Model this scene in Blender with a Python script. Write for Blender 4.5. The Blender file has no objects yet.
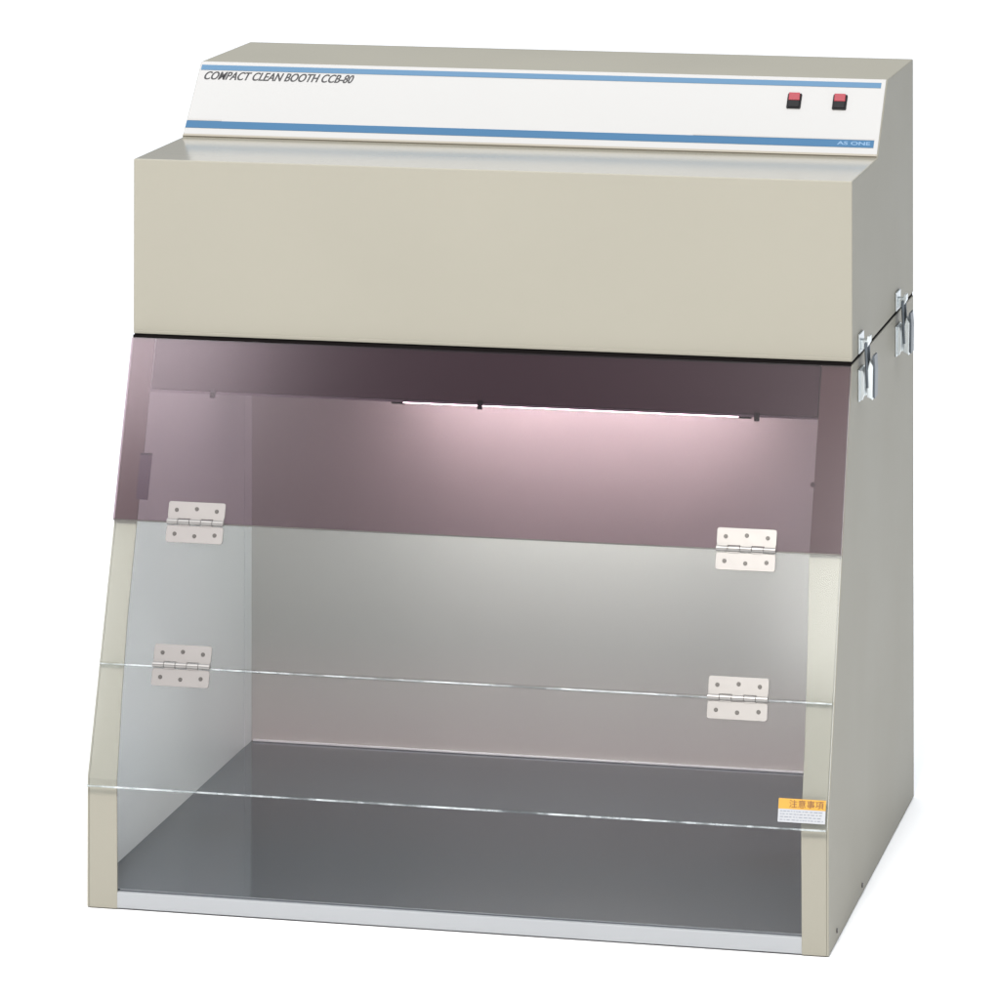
import bpy, bmesh, math, random
from mathutils import Vector, Matrix
random.seed(4)
scene = bpy.context.scene
col = scene.collection

# ---------------------------------------------------------------- dimensions (metres)
W = 0.800
H1 = 0.1368                    # where the front starts to lean back
Y2, Z2 = 0.1635, 0.5816        # lower front edge of the hood
Z3 = 0.7752                    # shelf height
Y4 = 0.3499
Y5, Z5 = 0.4258, 0.8529
D = 0.6321                     # overall depth
ZF = 0.0196
T = 0.0022                     # sheet thickness

SL = math.hypot(Y2, Z2 - H1)
SV = Vector((0, Y2, Z2 - H1)) / SL            # up the slope
SN = Vector((0, -(Z2 - H1), Y2)) / SL         # out of the slope
SO = Vector((0, 0, H1))
def slope(x, z, n=0.0):
    """point of the leaning front: x, height z, n metres proud of it"""
    s = (z - H1) * SL / (Z2 - H1)
    return SO + Vector((x, 0, 0)) + SV * s + SN * n
PL = math.hypot(Y5 - Y4, Z5 - Z3)
PV = Vector((0, Y5 - Y4, Z5 - Z3)) / PL
PN = Vector((0, -(Z5 - Z3), Y5 - Y4)) / PL
PO = Vector((0, Y4, Z3))
def panel(x, z, n=0.0):
    s = (z - Z3) * PL / (Z5 - Z3)
    return PO + Vector((x, 0, 0)) + PV * s + PN * n

# ---------------------------------------------------------------- materials
def nt(name):
    m = bpy.data.materials.new(name); m.use_nodes = True
    return m, m.node_tree, m.node_tree.nodes['Principled BSDF']

def paint(name, rgb, rough=0.35, bump=0.02, ior=1.5, var=0.035, scale=260, metal=0.0, coat=0.0):
    m, t, b = nt(name)
    tc = t.nodes.new('ShaderNodeTexCoord')
    n1 = t.nodes.new('ShaderNodeTexNoise'); n1.inputs['Scale'].default_value = 5.0; n1.inputs['Detail'].default_value = 5
    t.links.new(tc.outputs['Object'], n1.inputs['Vector'])
    mx = t.nodes.new('ShaderNodeMix'); mx.data_type = 'RGBA'
    a = [c * (1 - var) for c in rgb]; c2 = [min(1, c * (1 + var)) for c in rgb]
    mx.inputs['A'].default_value = (*a, 1); mx.inputs['B'].default_value = (*c2, 1)
    t.links.new(n1.outputs['Fac'], mx.inputs['Factor'])
    t.links.new(mx.outputs['Result'], b.inputs['Base Color'])
    mr = t.nodes.new('ShaderNodeMapRange')
    mr.inputs['To Min'].default_value = rough * .85; mr.inputs['To Max'].default_value = rough * 1.2
    t.links.new(n1.outputs['Fac'], mr.inputs['Value']); t.links.new(mr.outputs['Result'], b.inputs['Roughness'])
    b.inputs['IOR'].default_value = ior
    b.inputs['Metallic'].default_value = metal
    b.inputs['Coat Weight'].default_value = coat
    if bump:
        n2 = t.nodes.new('ShaderNodeTexNoise'); n2.inputs['Scale'].default_value = scale; n2.inputs['Detail'].default_value = 2
        t.links.new(tc.outputs['Object'], n2.inputs['Vector'])
        bp = t.nodes.new('ShaderNodeBump'); bp.inputs['Strength'].default_value = bump; bp.inputs['Distance'].default_value = 0.001
        t.links.new(n2.outputs['Fac'], bp.inputs['Height']); t.links.new(bp.outputs['Normal'], b.inputs['Normal'])
    return m

def acrylic(name, tint, haze=0.0, rough=0.03):
    """thin sheet plastic: tinted see-through body + Fresnel gloss (+ a trace of haze)"""
    m = bpy.data.materials.new(name); m.use_nodes = True
    t = m.node_tree; t.nodes.clear()
    out = t.nodes.new('ShaderNodeOutputMaterial')
    tr = t.nodes.new('ShaderNodeBsdfTransparent'); tr.inputs['Color'].default_value = (*tint, 1)
    gl = t.nodes.new('ShaderNodeBsdfGlossy'); gl.inputs['Roughness'].default_value = rough
    geo = t.nodes.new('ShaderNodeNewGeometry')
    ior = t.nodes.new('ShaderNodeMapRange'); ior.inputs['To Min'].default_value = 1.49; ior.inputs['To Max'].default_value = 1 / 1.49
    t.links.new(geo.outputs['Backfacing'], ior.inputs['Value'])
    fr = t.nodes.new('ShaderNodeFresnel'); t.links.new(ior.outputs['Result'], fr.inputs['IOR'])
    mix = t.nodes.new('ShaderNodeMixShader')
    t.links.new(fr.outputs['Fac'], mix.inputs['Fac'])
    if haze > 0:
        df = t.nodes.new('ShaderNodeBsdfDiffuse'); df.inputs['Color'].default_value = (.75, .85, .86, 1)
        mh = t.nodes.new('ShaderNodeMixShader')
        tc = t.nodes.new('ShaderNodeTexCoord')
        ns = t.nodes.new('ShaderNodeTexNoise'); ns.inputs['Scale'].default_value = 3; ns.inputs['Detail'].default_value = 6
        t.links.new(tc.outputs['Object'], ns.inputs['Vector'])
        mr = t.nodes.new('ShaderNodeMapRange'); mr.inputs['To Min'].default_value = haze * .6; mr.inputs['To Max'].default_value = haze * 1.4
        t.links.new(ns.outputs['Fac'], mr.inputs['Value']); t.links.new(mr.outputs['Result'], mh.inputs['Fac'])
        t.links.new(tr.outputs[0], mh.inputs[1]); t.links.new(df.outputs[0], mh.inputs[2])
        t.links.new(mh.outputs[0], mix.inputs[1])
    else:
        t.links.new(tr.outputs[0], mix.inputs[1])
    t.links.new(gl.outputs[0], mix.inputs[2]); t.links.new(mix.outputs[0], out.inputs['Surface'])
    return m

def glint_edge(name):
    """clear sheet edge with broken light streaks painted in by noise"""
    m = bpy.data.materials.new(name); m.use_nodes = True
    t = m.node_tree; t.nodes.clear()
    out = t.nodes.new('ShaderNodeOutputMaterial')
    tr = t.nodes.new('ShaderNodeBsdfTransparent'); tr.inputs['Color'].default_value = (.8, .84, .85, 1)
    df = t.nodes.new('ShaderNodeBsdfPrincipled'); df.inputs['Base Color'].default_value = (.62, .65, .66, 1); df.inputs['Roughness'].default_value = .2
    tc = t.nodes.new('ShaderNodeTexCoord'); mp = t.nodes.new('ShaderNodeMapping'); mp.inputs['Scale'].default_value = (22, 1, 1)
    ns = t.nodes.new('ShaderNodeTexNoise'); ns.inputs['Scale'].default_value = 1.0; ns.inputs['Detail'].default_value = 4; ns.inputs['Roughness'].default_value = .7
    t.links.new(tc.outputs['Object'], mp.inputs['Vector']); t.links.new(mp.outputs[0], ns.inputs['Vector'])
    mr = t.nodes.new('ShaderNodeMapRange'); mr.inputs['From Min'].default_value = .38; mr.inputs['From Max'].default_value = .62
    mr.inputs['To Min'].default_value = .05; mr.inputs['To Max'].default_value = .62
    t.links.new(ns.outputs['Fac'], mr.inputs['Value'])
    mx = t.nodes.new('ShaderNodeMixShader'); t.links.new(mr.outputs[0], mx.inputs[0])
    t.links.new(tr.outputs[0], mx.inputs[1]); t.links.new(df.outputs[0], mx.inputs[2]); t.links.new(mx.outputs[0], out.inputs['Surface'])
    return m

def lamp_mat(name, rgb, strength):
    m, t, b = nt(name)
    b.inputs['Base Color'].default_value = (.8, .8, .8, 1)
    b.inputs['Emission Color'].default_value = (*rgb, 1); b.inputs['Emission Strength'].default_value = strength
    return m

def translucent(name, rgb):
    m = bpy.data.materials.new(name); m.use_nodes = True
    t = m.node_tree; t.nodes.clear()
    out = t.nodes.new('ShaderNodeOutputMaterial')
    a = t.nodes.new('ShaderNodeBsdfTranslucent'); a.inputs['Color'].default_value = (*rgb, 1)
    b = t.nodes.new('ShaderNodeBsdfPrincipled'); b.inputs['Base Color'].default_value = (.35, .35, .36, 1); b.inputs['Roughness'].default_value = .2
    mx = t.nodes.new('ShaderNodeMixShader'); mx.inputs[0].default_value = .35
    t.links.new(a.outputs[0], mx.inputs[1]); t.links.new(b.outputs[0], mx.inputs[2]); t.links.new(mx.outputs[0], out.inputs['Surface'])
    return m

PAINT = (.262, .250, .209)
M = dict(
    paint=paint('beige_enamel', PAINT, rough=.45, bump=.03, ior=1.18),
    shelf=paint('beige_gloss_enamel', PAINT, rough=.15, bump=.004, ior=1.36),
    liner=paint('pale_liner', (.86, .89, .885), rough=.3, bump=.02),
    inner=paint('pale_enamel', (.605, .585, .542), rough=.3, bump=.03),
    sill=paint('white_sill_enamel', (.295, .305, .318), rough=.3, bump=.02),
    floor=paint('dark_grey_laminate', (.029, .037, .050), rough=.06, bump=.004, ior=2.7, var=.06),
    rail=paint('dark_rail', (.062, .050, .054), rough=.4, bump=.02),  # top rail toned much darker than the posts
    gasket=paint('black_rubber', (.006, .005, .005), rough=.8, bump=0, ior=1.1),
    white=paint('white_panel_film', (.365, .360, .352), rough=.22, bump=.01, var=.01),
    pale_blue=paint('pale_blue_print', (.055, .135, .23), rough=.3, bump=0),
    blue=paint('blue_print', (.013, .084, .178), rough=.3, bump=0, var=.05),
    grey=paint('grey_print', (.33, .32, .31), rough=.3, bump=0),
    ink=paint('black_ink', (.025, .023, .023), rough=.35, bump=0),
    lightink=paint('pale_ink', (.14, .24, .37), rough=.35, bump=0),
    tan=paint('tan_edge', (.26, .235, .19), rough=.4, bump=0),
    red=paint('red_switch_lens', (.25, .012, .022), rough=.15, bump=0, coat=.5),
    black=paint('black_plastic', (.008, .008, .009), rough=.4, bump=0, ior=1.25),
    steel=paint('satin_stainless', (.265, .254, .245), rough=.36, bump=.06, metal=.75, scale=90),
    screw=paint('screw_steel', (.09, .085, .08), rough=.35, bump=0, metal=.7),
    bracket=paint('grey_bracket', (.17, .17, .21), rough=.4, bump=0),
    zinc=paint('zinc_plate', (.62, .66, .67), rough=.28, bump=.03, metal=.75),
    zincdark=paint('dark_zinc', (.10, .115, .13), rough=.35, bump=.03, metal=.6),
    visor=acrylic('smoke_brown_acrylic', (.630, .545, .588), haze=0.0, rough=.155),
    clear=acrylic('clear_acrylic', (.99, .997, 1.0), haze=.008, rough=.10),
    edge=glint_edge('acrylic_edge_glints'),  # edge highlights painted as whitish streaks in the clear strip
    lip=translucent('milky_lip', (.85, .85, .88)),
    tube=lamp_mat('fluorescent_tube', (1.0, .99, .985), 41.0),
    yellow=paint('orange_label_film', (.44, .235, .022), rough=.35, bump=0),
    brown=paint('brown_ink', (.12, .035, .008), rough=.4, bump=0),
    label=paint('white_label_film', (.36, .37, .39), rough=.3, bump=0),
    faint=paint('faint_ink', (.19, .20, .23), rough=.4, bump=0),
    ground=paint('white_studio_floor', (.95, .95, .95), rough=.6, bump=0, var=.0),
)

# ---------------------------------------------------------------- mesh helpers
def link(name, bm, mat, parent=None, bevel=0.0, seg=2, smooth=False):
    me = bpy.data.meshes.new(name)
    bmesh.ops.recalc_face_normals(bm, faces=bm.faces)
    bm.to_mesh(me); bm.free()
    if smooth:
        for f in me.polygons: f.use_smooth = True
    me.materials.append(M[mat])
    o = bpy.data.objects.new(name, me); col.objects.link(o)
    if parent: o.parent = parent
    if bevel:
        md = o.modifiers.new('bevel', 'BEVEL'); md.width = bevel; md.segments = seg; md.limit_method = 'ANGLE'; md.angle_limit = math.radians(40)
        md.harden_normals = False
    return o

def hexa(bm, P):
    """P: 8 points, bottom ring 4 then top ring 4"""
    v = [bm.verts.new(p) for p in P]
    for f in ((0,1,2,3), (7,6,5,4), (0,4,5,1), (1,5,6,2), (2,6,7,3), (3,7,4,0)):
        bm.faces.new([v[i] for i in f])
def box(bm, x0, x1, y0, y1, z0, z1):
    hexa(bm, [(x0,y0,z0),(x1,y0,z0),(x1,y1,z0),(x0,y1,z0),(x0,y0,z1),(x1,y0,z1),(x1,y1,z1),(x0,y1,z1)])
def fbox(bm, fn, x0, x1, z0, z1, n0, n1):
    """box laid on a leaning surface given by fn(x,z,n)"""
    hexa(bm, [fn(x0,z0,n1),fn(x1,z0,n1),fn(x1,z0,n0),fn(x0,z0,n0),fn(x0,z1,n1),fn(x1,z1,n1),fn(x1,z1,n0),fn(x0,z1,n0)])
def extrude_x(bm, prof, x0, x1, cap=True):
    a = [bm.verts.new((x0, y, z)) for y, z in prof]; b = [bm.verts.new((x1, y, z)) for y, z in prof]
    n = len(prof)
    for i in range(n):
        j = (i + 1) % n
        bm.faces.new((a[i], a[j], b[j], b[i]))
    bm.faces.new(a); bm.faces.new(list(reversed(b)))
def extrude_poly(bm, pts, d):
    """planar polygon pts (3D) extruded along vector d"""
    a = [bm.verts.new(p) for p in pts]; b = [bm.verts.new(Vector(p) + d) for p in pts]
    n = len(pts)
    for i in range(n):
        j = (i + 1) % n
        bm.faces.new((a[i], a[j], b[j], b[i]))
    bm.faces.new(a); bm.faces.new(list(reversed(b)))
def cyl(bm, p0, p1, r, n=20, r1=None):
    p0 = Vector(p0); p1 = Vector(p1); ax = (p1 - p0).normalized(); r1 = r if r1 is None else r1
    u = ax.orthogonal().normalized(); v = ax.cross(u)
    a = []; b = []
    for k in range(n):
        t = 2 * math.pi * k / n; d = u * math.cos(t) + v * math.sin(t)
        a.append(bm.verts.new(p0 + d * r)); b.append(bm.verts.new(p1 + d * r1))
    for k in range(n):
        j = (k + 1) % n; bm.faces.new((a[k], a[j], b[j], b[k]))
    bm.faces.new(a); bm.faces.new(list(reversed(b)))
def rounded(fn, x0, x1, z0, z1, r, n, seg=5):
    pts = []
    for cx, cz, a0 in ((x1-r, z0+r, -90), (x1-r, z1-r, 0), (x0+r, z1-r, 90), (x0+r, z0+r, 180)):
        for k in range(seg + 1):
            a = math.radians(a0 + 90 * k / seg)
            pts.append(fn(cx + r * math.cos(a), cz + r * math.sin(a), n))
    return pts
NB = bmesh.new

# ---------------------------------------------------------------- the setting
bm = NB()
S = 60
v = [bm.verts.new(p) for p in ((-S,-S,0),(S,-S,0),(S,S,0),(-S,S,0))]; bm.faces.new(v)
g = link('ground', bm, 'ground'); g['kind'] = 'structure'; g.location.z = -0.001

# ---------------------------------------------------------------- the booth
booth = bpy.data.objects.new('clean_booth', None); col.objects.link(booth)
booth.empty_display_size = .1
booth['label'] = 'beige steel bench-top clean booth with smoke-brown visor, hinged clear doors and two red switches'
booth['category'] = 'clean booth'

SEAM = 0.0022
ZB = Z2 - SEAM               # top of the base cabinet
# side panels of the base
def side(x0, x1, name='side_panel'):
    yb = Y2 - (Y2/(Z2-H1))*(SEAM)
    prof = [(0,0),(0,H1),(yb,ZB),(D,ZB),(D,0)]
    bm = NB(); extrude_x(bm, prof, x0, x1)
    return link(name, bm, 'paint', booth, .0008)
side(0, T)
rs = side(W - T, W)
for y, z in ((.228, .010), (.052, .012)):
    bm = NB(); cyl(bm, (W - .001, y, z), (W + .0014, y, z), .0030, 16, .0024); link('screw', bm, 'screw', rs)

# back panel, inner liners
bm = NB(); box(bm, T, W - T, D - T, D, 0, ZB); link('back_panel', bm, 'inner', booth)
for xa, xb in ((T + .0002, T + .0008), (W - T - .0008, W - T - .0002)):
    bm = NB(); extrude_x(bm, [(.016, ZF), (.016, H1), (Y2 + .014, ZB - .004), (D - T - .0002, ZB - .004), (D - T - .0002, ZF)], xa, xb)
    link('side_liner', bm, 'liner', booth)
# bright corner angle at the back left
bm = NB(); box(bm, T + .0010, T + .0016, D - T - .030, D - T - .0003, ZF, ZB - .03); link('corner_strip', bm, 'liner', booth)
bm = NB(); box(bm, T + .004, W - T - .004, D - T - .004, D - T - .0003, ZF + .0002, ZF + .0026); link('back_strip', bm, 'liner', booth, .0008)

# dark glossy floor plate
bm = NB(); box(bm, T + .0006, W - T - .0006, .006, D - T, ZF - .012, ZF); link('floor_plate', bm, 'floor', booth)
# white sill across the front
bm = NB(); box(bm, .0300, .7722, .0005, .006, .0005, .0178); link('sill', bm, 'sill', booth, .0012)

# front posts: base part upright, then leaning
def post(edge, outer):
    # edge: list of (z, x) of the inner edge
    bm = NB()
    d = .003
    def P(x, z, n):
        return Vector((x, -n, z)) if z <= H1 else slope(x, z, n)
    rows = []
    for z, x in edge:
        rows.append([bm.verts.new(P(outer, z, 0)), bm.verts.new(P(x, z, 0)), bm.verts.new(P(x, z, -d)), bm.verts.new(P(outer, z, -d))])
    for a, b in zip(rows, rows[1:]):
        for i in range(4):
            j = (i + 1) % 4
            bm.faces.new((a[i], a[j], b[j], b[i]))
    bm.faces.new(rows[0]); bm.faces.new(list(reversed(rows[-1])))
    return link('front_post', bm, 'paint', booth, .0009)
zt = .5262
lp = post([(0, .0338), (H1, .0330), (.17, .0315), (.215, .0290), (.30, .0262), (ZB - .0008, .0250)], T)
rp = post([(0, .7716), (H1, .7710), (.21, .7705), (.30, .7680), (.386, .7645), (ZB - .0008, .7672)], W - T)

# top rail behind the visor, its milky lip and three clips
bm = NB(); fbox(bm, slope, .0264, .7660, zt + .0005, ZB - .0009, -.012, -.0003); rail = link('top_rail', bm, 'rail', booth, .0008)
bm = NB(); fbox(bm, slope, .0265, .7655, zt - .0016, zt + .0003, -.004, -.0009); link('rail_lip', bm, 'lip', rail)
for x in (.0975, .3975, .7005):
    bm = NB(); fbox(bm, slope, x - .0028, x + .0028, zt - .0062, zt + .0030, -.0012, .0022); link('clip', bm, 'black', rail, .0006)
# stop bracket on the left post, pin on the right one
bm = NB(); fbox(bm, slope, .0225, .0360, .4140, .4605, .0004, .0016); br = link('stop_bracket', bm, 'bracket', booth, .0004)
bm = NB(); fbox(bm, slope, .0225, .0360, .4585, .4610, .0004, .0022); link('bracket_lip', bm, 'zincdark', br)
bm = NB(); cyl(bm, slope(.7647, .4597, -.001), slope(.7647, .4597, .0025), .0026, 14); link('stop_pin', bm, 'screw', booth)

# ---- sheets of the front
N0, N1 = .0026, .0066
def sheet(name, mat, z0, z1, x0=.0006, x1=W - .0006, streak=True, top=True):
    bm = NB(); fbox(bm, slope, x0, x1, z0, z1, N0, N1)
    o = link(name, bm, mat, booth)
    return o
visor = sheet('visor', 'visor', .3930, .5778)
door_a = sheet('clear_door', 'clear', .2505, .3915)
door_b = sheet('clear_door', 'clear', .1300, .2475)
visor['label'] = 'fixed smoke-brown upper visor'
door_a['label'] = 'upper folding clear door'
door_b['label'] = 'lower folding clear door'
bm = NB(); fbox(bm, slope, .002, W - .002, .2481, .2495, N0 + .0003, N1 - .0002); link('sheet_edge', bm, 'edge', door_a)
bm = NB(); fbox(bm, slope, .002, W - .002, .1283, .1299, N0 + .0003, N1 - .0002); link('sheet_edge', bm, 'edge', door_b)
bm = NB(); fbox(bm, slope, .0006, W - .0006, .3916, .3929, N0 + .0005, N1 - .0008); link('sheet_edge', bm, 'screw', visor)

# ---- hinges
def hinge(xc, zc):
    w = .0642; x0, x1 = xc - w / 2, xc + w / 2; k = .0022
    bm = NB()
    # the knuckle: five segments alternating
    n = 5; seg = (x1 - x0) / n
    for i in range(n):
        cyl(bm, slope(x0 + i * seg + .0003, zc, N1 + .0022), slope(x0 + (i + 1) * seg - .0003, zc, N1 + .0022), .0030, 16)
    h = link('hinge', bm, 'steel', booth, smooth=False)
    hh = .0172
    for sgn in (1, -1):
        za, zb = (zc + .0034, zc + .0034 + hh) if sgn > 0 else (zc - .0034 - hh, zc - .0034)
        bm = NB(); extrude_poly(bm, rounded(slope, x0, x1, za, zb, .0028, N1 + .0002), SN * .0013)
        lf = link('hinge_leaf', bm, 'steel', h, .0003, 1)
        # small tongues that wrap the knuckle
        bm = NB()
        for i in range(n):
            if (i % 2 == 0) == (sgn > 0):
                a, b = (zc, zc + .0040) if sgn > 0 else (zc - .0040, zc)
                fbox(bm, slope, x0 + i * seg + .0005, x0 + (i + 1) * seg - .0005, a, b, N1 + .0003, N1 + .0022)
        link('hinge_tongue', bm, 'steel', h)
        for q in (-.0225, 0, .0225):
            dz = .0016 if q == 0 else 0
            zz = (za + zb) / 2 + (dz if sgn > 0 else -dz)
            bm = NB(); cyl(bm, slope(xc + q, zz, N1 + .0006), slope(xc + q, zz, N1 + .0022), .0026, 16, .0021)
            link('screw', bm, 'screw', h)
    return h
for (x, z, l) in ((.0945, .3925, 'upper left'), (.6985, .3925, 'upper right'), (.0945, .2505, 'lower left'), (.6990, .2490, 'lower right')):
    hinge(x, z)

# ---- warning sticker on the lower door
bm = NB(); fbox(bm, slope, .7478, .7972, .1352, .1475, N1 + .0002, N1 + .0006); st = link('warning_sticker', bm, 'label', booth)
bm = NB(); fbox(bm, slope, .7478, .7972, .1476, .1574, N1 + .0002, N1 + .0006); link('sticker_band', bm, 'yellow', st)
bm = NB(); random.seed(7)
for r in range(4):
    x = .7500; z = .1455 - r * .0027
    while x < .7940:
        l = random.uniform(.0012, .0042)
        fbox(bm, slope, x, min(x + l, .795), z - .0004, z + .0004, N1 + .0007, N1 + .0009); x += l + random.uniform(.0008, .002)
link('sticker_small_print', bm, 'faint', st)

# ---------------------------------------------------------------- hood
# black seam between hood and base
bm = NB(); extrude_x(bm, [(Y2 + .0012, ZB + .0002), (D - .0006, ZB + .0002), (D - .0006, Z2 + .0012), (Y2 + .0012, Z2 + .0012)], .0010, W - .0010)
link('seam_gasket', bm, 'gasket', booth)
bm = NB(); fbox(bm, slope, .0008, W - .0008, .5782, Z2 - .0001, .0004, .0030); link('visor_gasket', bm, 'gasket', booth)
ZH = Z2 + .0014
prof = [(Y2, ZH), (Y2, Z3), (Y4, Z3), (Y5, Z5), (D, Z5), (D, ZH)]
bm = NB(); extrude_x(bm, prof, 0, W); hood = link('hood', bm, 'paint', booth, .0013, 2)
hood.data.materials.append(M['shelf'])
for p_ in hood.data.polygons:
    if p_.normal.z > .9 and p_.center.z < Z3 + .01: p_.material_index = 1
bm = NB(); extrude_x(bm, [(Y2 - .0009, ZH + .0002), (Y2 - .0009, ZH + .0042), (Y2 + .001, ZH + .0042), (Y2 + .001, ZH + .0002)], .001, W - .001)
link('hem', bm, 'paint', hood, .0006)

# control panel plate
PB, PT_ = .7778, .8522
bm = NB(); fbox(bm, panel, .0012, .7988, PB, PT_, .0002, .0016); cp = link('control_panel', bm, 'white', booth, .0004)
def strip(name, mat, x0, x1, z0, z1, n=.0017):
    bm = NB(); fbox(bm, panel, x0, x1, z0, z1, n, n + .0003); return link(name, bm, mat, cp)
strip('blue_stripe', 'pale_blue', .0030, .7940, .8432, .8484)
strip('blue_stripe', 'blue', .0015, .7940, .7840, .7912)
strip('grey_stripe', 'grey', .0020, .0420, .7914, .7930)
strip('grey_stripe', 'grey', .5900, .7940, .7914, .7926)
bm = NB(); fbox(bm, panel, .0010, .7990, PB - .0022, PB - .0002, .0001, .0024); link('panel_edge', bm, 'tan', cp)

# rocker switches
def rocker(xc):
    x0, x1 = xc - .0072, xc + .0072; z0, z1 = .8210, .8346; zm = (z0 + z1) / 2 - .0004
    bm = NB(); extrude_poly(bm, rounded(panel, x0 - .0008, x1 + .0008, z0 - .0006, z1 + .0006, .0012, .0016), PN * .0016)
    s = link('rocker_switch', bm, 'black', cp, .0004)
    bm = NB()
    hexa(bm, [panel(x0+.001, zm, .0052), panel(x1-.001, zm, .0052), panel(x1-.001, zm, .003), panel(x0+.001, zm, .003),
              panel(x0+.001, z1-.0006, .0072), panel(x1-.001, z1-.0006, .0072), panel(x1-.001, z1-.0006, .003), panel(x0+.001, z1-.0006, .003)])
    link('switch_lens', bm, 'red', s, .0005)
    bm = NB()
    hexa(bm, [panel(x0+.001, z0+.0006, .0040), panel(x1-.001, z0+.0006, .0040), panel(x1-.001, z0+.0006, .003), panel(x0+.001, z0+.0006, .003),
              panel(x0+.001, zm, .0052), panel(x1-.001, zm, .0052), panel(x1-.001, zm, .003), panel(x0+.001, zm, .003)])
    link('switch_base', bm, 'black', s, .0004)
rocker(.6985); rocker(.7500)

# lettering
def lettering(name, body, x, z, height, width, mat, shear=.25, off=.0, n=.0017, parent=cp, fn=panel):
    cu = bpy.data.curves.new(name, 'FONT'); cu.body = body; cu.size = 1; cu.shear = shear; cu.offset = off
    ob = bpy.data.objects.new(name, cu); col.objects.link(ob)
    dg = bpy.context.evaluated_depsgraph_get(); me = bpy.data.meshes.new_from_object(ob.evaluated_get(dg))
    bpy.data.objects.remove(ob)
    xs = [v.co.x for v in me.vertices]; ys = [v.co.y for v in me.vertices]
    x0, x1, y0, y1 = min(xs), max(xs), min(ys), max(ys)
    for v in me.vertices:
        px = x + (v.co.x - x0) / (x1 - x0) * width
        pz = z + (v.co.y - y0) / (y1 - y0) * height
        v.co = fn(px, pz, n)
    me.materials.clear(); me.materials.append(M[mat])
    me.name = name
    o = bpy.data.objects.new(name, me); col.objects.link(o); o.parent = parent
    return o
lettering('title_lettering', 'COMPACT CLEAN BOOTH CCB-80', .0090, .8335, .0084, .1770, 'ink', .35, .006)
lettering('title_lettering', 'COMPACT CLEAN BOOTH CCB-80', .0093, .8335, .0084, .1770, 'ink', .35, .006, n=.00178)
lettering('title_lettering', 'COMPACT CLEAN BOOTH CCB-80', .0096, .8335, .0084, .1770, 'ink', .35, .012, n=.00175)
lettering('sticker_lettering', '注意事項', .7590, .1490, .0074, .0360, 'brown', 0, .0, n=N1 + .0008, parent=st, fn=slope)
lettering('small_lettering', 'AS ONE', .7530, .7862, .0034, .0370, 'lightink', .0, .02, n=.0021)

# ---------------------------------------------------------------- lamp inside
LX0, LX1, LY, LZ = .215, .612, .535, .4562
bm = NB(); cyl(bm, (LX0, LY, LZ), (LX1, LY, LZ), .0080, 20); lamp = link('fluorescent_lamp', bm, 'tube', booth, smooth=False)
for a, b in ((LX0 - .014, LX0), (LX1, LX1 + .014)):
    bm = NB(); cyl(bm, (a, LY, LZ), (b, LY, LZ), .0095, 18); link('lamp_cap', bm, 'black', lamp)
bm = NB(); box(bm, LX0 - .02, LX1 + .02, LY + .012, D - T - .0005, LZ + .004, LZ + .034); link('lamp_housing', bm, 'inner', lamp, .002)

# ---------------------------------------------------------------- toggle latches
def latch(y):
    X = W; zs = Z2
    bm = NB()
    box(bm, X + .0002, X + .0020, y - .004, y + .034, zs - .048, zs - .014)                      # base plate
    for yy in (y, y + .026):                                                                    # ears of the channel
        extrude_poly(bm, [(X+.002, yy, zs-.047), (X+.005, yy, zs-.046), (X+.0068, yy, zs-.040), (X+.0068, yy, zs-.020), (X+.005, yy, zs-.015), (X+.002, yy, zs-.015)], Vector((0, .0018, 0)))
    l = link('toggle_latch', bm, 'zinc', booth, .0004, 1)
    bm = NB()
    extrude_poly(bm, [(X+.0088, y+.004, zs-.044), (X+.0150, y+.004, zs-.047), (X+.0158, y+.004, zs-.010), (X+.0120, y+.004, zs-.004), (X+.0088, y+.004, zs-.016)], Vector((0, .020, 0)))
    link('lever_body', bm, 'zinc', l, .0008, 2)
    bm = NB()
    extrude_poly(bm, [(X+.0154, y+.003, zs-.044), (X+.0176, y+.003, zs-.045), (X+.0180, y+.003, zs-.014), (X+.0170, y+.003, zs+.001), (X+.0148, y+.003, zs+.001), (X+.0160, y+.003, zs-.012)], Vector((0, .022, 0)))
    link('latch_lever', bm, 'zincdark', l, .0005, 1)
    bm = NB()
    for yy in (y + .005, y + .023):
        cyl(bm, (X + .0095, yy, zs - .034), (X + .0075, yy, zs + .013), .0017, 10)
    cyl(bm, (X + .0075, y + .004, zs + .013), (X + .0075, y + .024, zs + .013), .0017, 10)
    link('latch_bail', bm, 'zincdark', l)
    bm = NB()
    box(bm, X + .0002, X + .0020, y - .002, y + .030, zs + .003, zs + .024)
    extrude_poly(bm, [(X+.002, y+.007, zs+.006), (X+.008, y+.007, zs+.008), (X+.0115, y+.007, zs+.014), (X+.0115, y+.007, zs+.021), (X+.0088, y+.007, zs+.021), (X+.0080, y+.007, zs+.0165), (X+.002, y+.007, zs+.0165)], Vector((0, .014, 0)))
    link('latch_hook', bm, 'zinc', l, .0004, 1)
    for zz in (zs - .042, zs - .020):
        bm = NB(); cyl(bm, (X + .002, y + .014, zz), (X + .0036, y + .014, zz), .003, 12, .0024); link('screw', bm, 'screw', l)
latch(.205); latch(.485)

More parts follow.
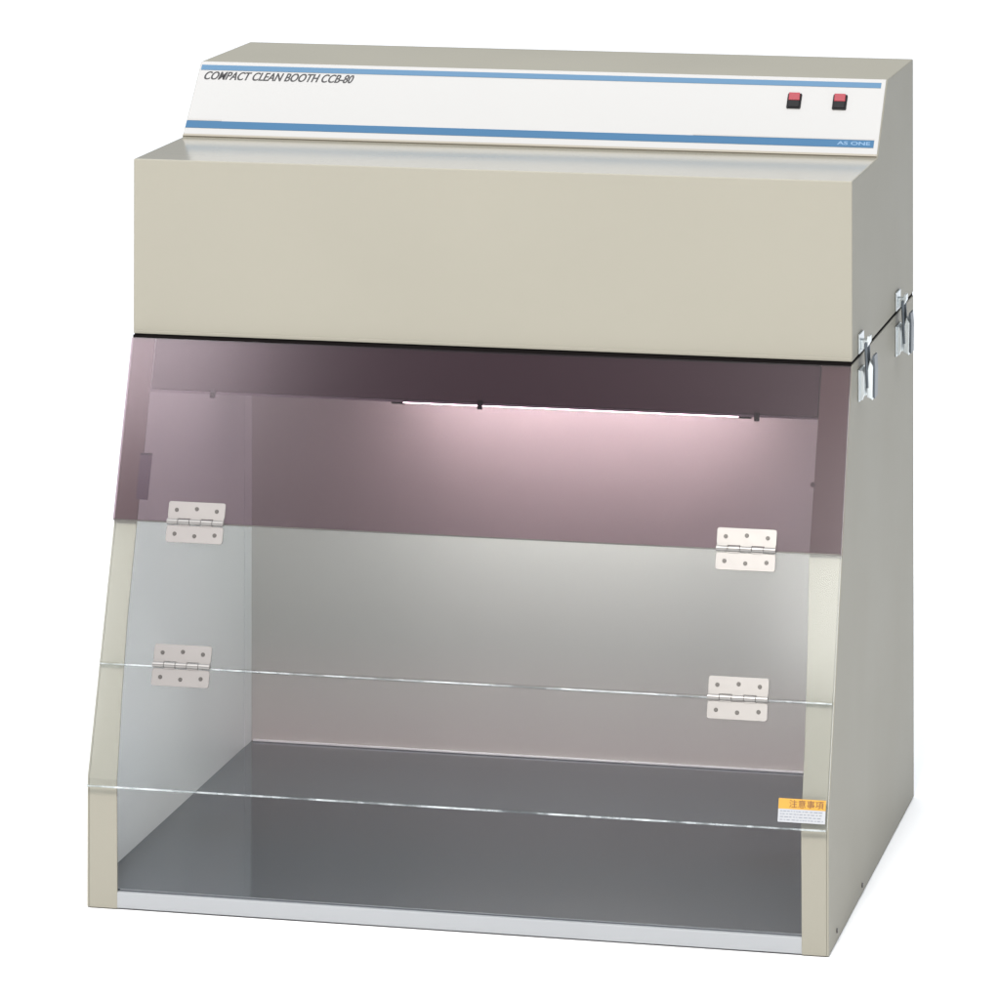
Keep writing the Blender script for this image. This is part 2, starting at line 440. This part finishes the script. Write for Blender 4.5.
# ---------------------------------------------------------------- camera
f, cx, cy = 4.80483, .510542, -.570848
yaw, pitch, roll = -.2224835, -.0159057, .0002355
loc = Vector((1.57785907, -4.92713182, 1.49575820))
fw = Vector((math.sin(yaw), math.cos(yaw), 0)); rt = Vector((math.cos(yaw), -math.sin(yaw), 0)); up = Vector((0, 0, 1))
fw2 = fw * math.cos(pitch) - up * math.sin(pitch); up2 = fw * math.sin(pitch) + up * math.cos(pitch)
r = rt * math.cos(roll) + up2 * math.sin(roll); u = -rt * math.sin(roll) + up2 * math.cos(roll)
cam = bpy.data.cameras.new('camera'); co = bpy.data.objects.new('camera', cam); col.objects.link(co)
mw = Matrix((( r.x, u.x, -fw2.x, loc.x), (r.y, u.y, -fw2.y, loc.y), (r.z, u.z, -fw2.z, loc.z), (0, 0, 0, 1)))
co.matrix_world = mw
cam.sensor_fit = 'HORIZONTAL'; cam.sensor_width = 36; cam.lens = 36 * f
cam.shift_x = -(cx - .5); cam.shift_y = cy - .5
cam.clip_start = .05; cam.clip_end = 500
scene.camera = co

# ---------------------------------------------------------------- light
w = bpy.data.worlds.new('World'); scene.world = w; w.use_nodes = True
t = w.node_tree; bg = t.nodes['Background']
tc = t.nodes.new('ShaderNodeTexCoord'); sx = t.nodes.new('ShaderNodeSeparateXYZ'); t.links.new(tc.outputs['Generated'], sx.inputs[0])
cr = t.nodes.new('ShaderNodeValToRGB'); t.links.new(sx.outputs['Z'], cr.inputs[0])
cr.color_ramp.interpolation = 'EASE'
e = cr.color_ramp.elements
e[0].position = .60; e[0].color = (.10, .106, .115, 1)
e[1].position = .80; e[1].color = (.95, .99, 1.05, 1)
t.links.new(cr.outputs[0], bg.inputs['Color']); bg.inputs['Strength'].default_value = 2.25

def area(name, loc, target, size, power, rgb, sy=None):
    l = bpy.data.lights.new(name, 'AREA'); l.energy = power; l.color = rgb; l.size = size
    if sy: l.shape = 'RECTANGLE'; l.size_y = sy
    o = bpy.data.objects.new(name, l); col.objects.link(o); o.location = loc
    o.rotation_euler = (Vector(target) - Vector(loc)).to_track_quat('-Z', 'Y').to_euler()
    return o
area('key_softbox', (.58, -3.9, 4.3), (.4, .1, .4), 1.1, 385, (1.0, .97, .92))
def strip_light(name, x0, x1, z0, z1, y, L, c=(1.0, .985, .96)):
    a = area(name, ((x0 + x1) / 2, y, (z0 + z1) / 2), ((x0 + x1) / 2 + .9 * .0, 0, (z0 + z1) / 2 - .001), x1 - x0, math.pi * (x1 - x0) * (z1 - z0) * L, c, z1 - z0)
    return a
strip_light('left_strip_softbox', -1.90, -1.12, 2.60, 3.05, -3.6, 17.0, (1.0, .90, .945))
strip_light('low_fill_strip', -1.62, -1.26, 1.85, 2.33, -3.6, 4.0)  # added fill, brightens the left front post
strip_light('right_strip_softbox', .07, .52, 2.10, 2.62, -3.6, 5.2)

scene.render.engine = 'CYCLES'
scene.cycles.max_bounces = 10; scene.cycles.transparent_max_bounces = 24; scene.cycles.diffuse_bounces = 5
scene.cycles.sample_clamp_indirect = 6
vs = scene.view_settings
vs.view_transform = 'Standard'; vs.look = 'None'; vs.exposure = 0; vs.gamma = 1; vs.use_curve_mapping = False
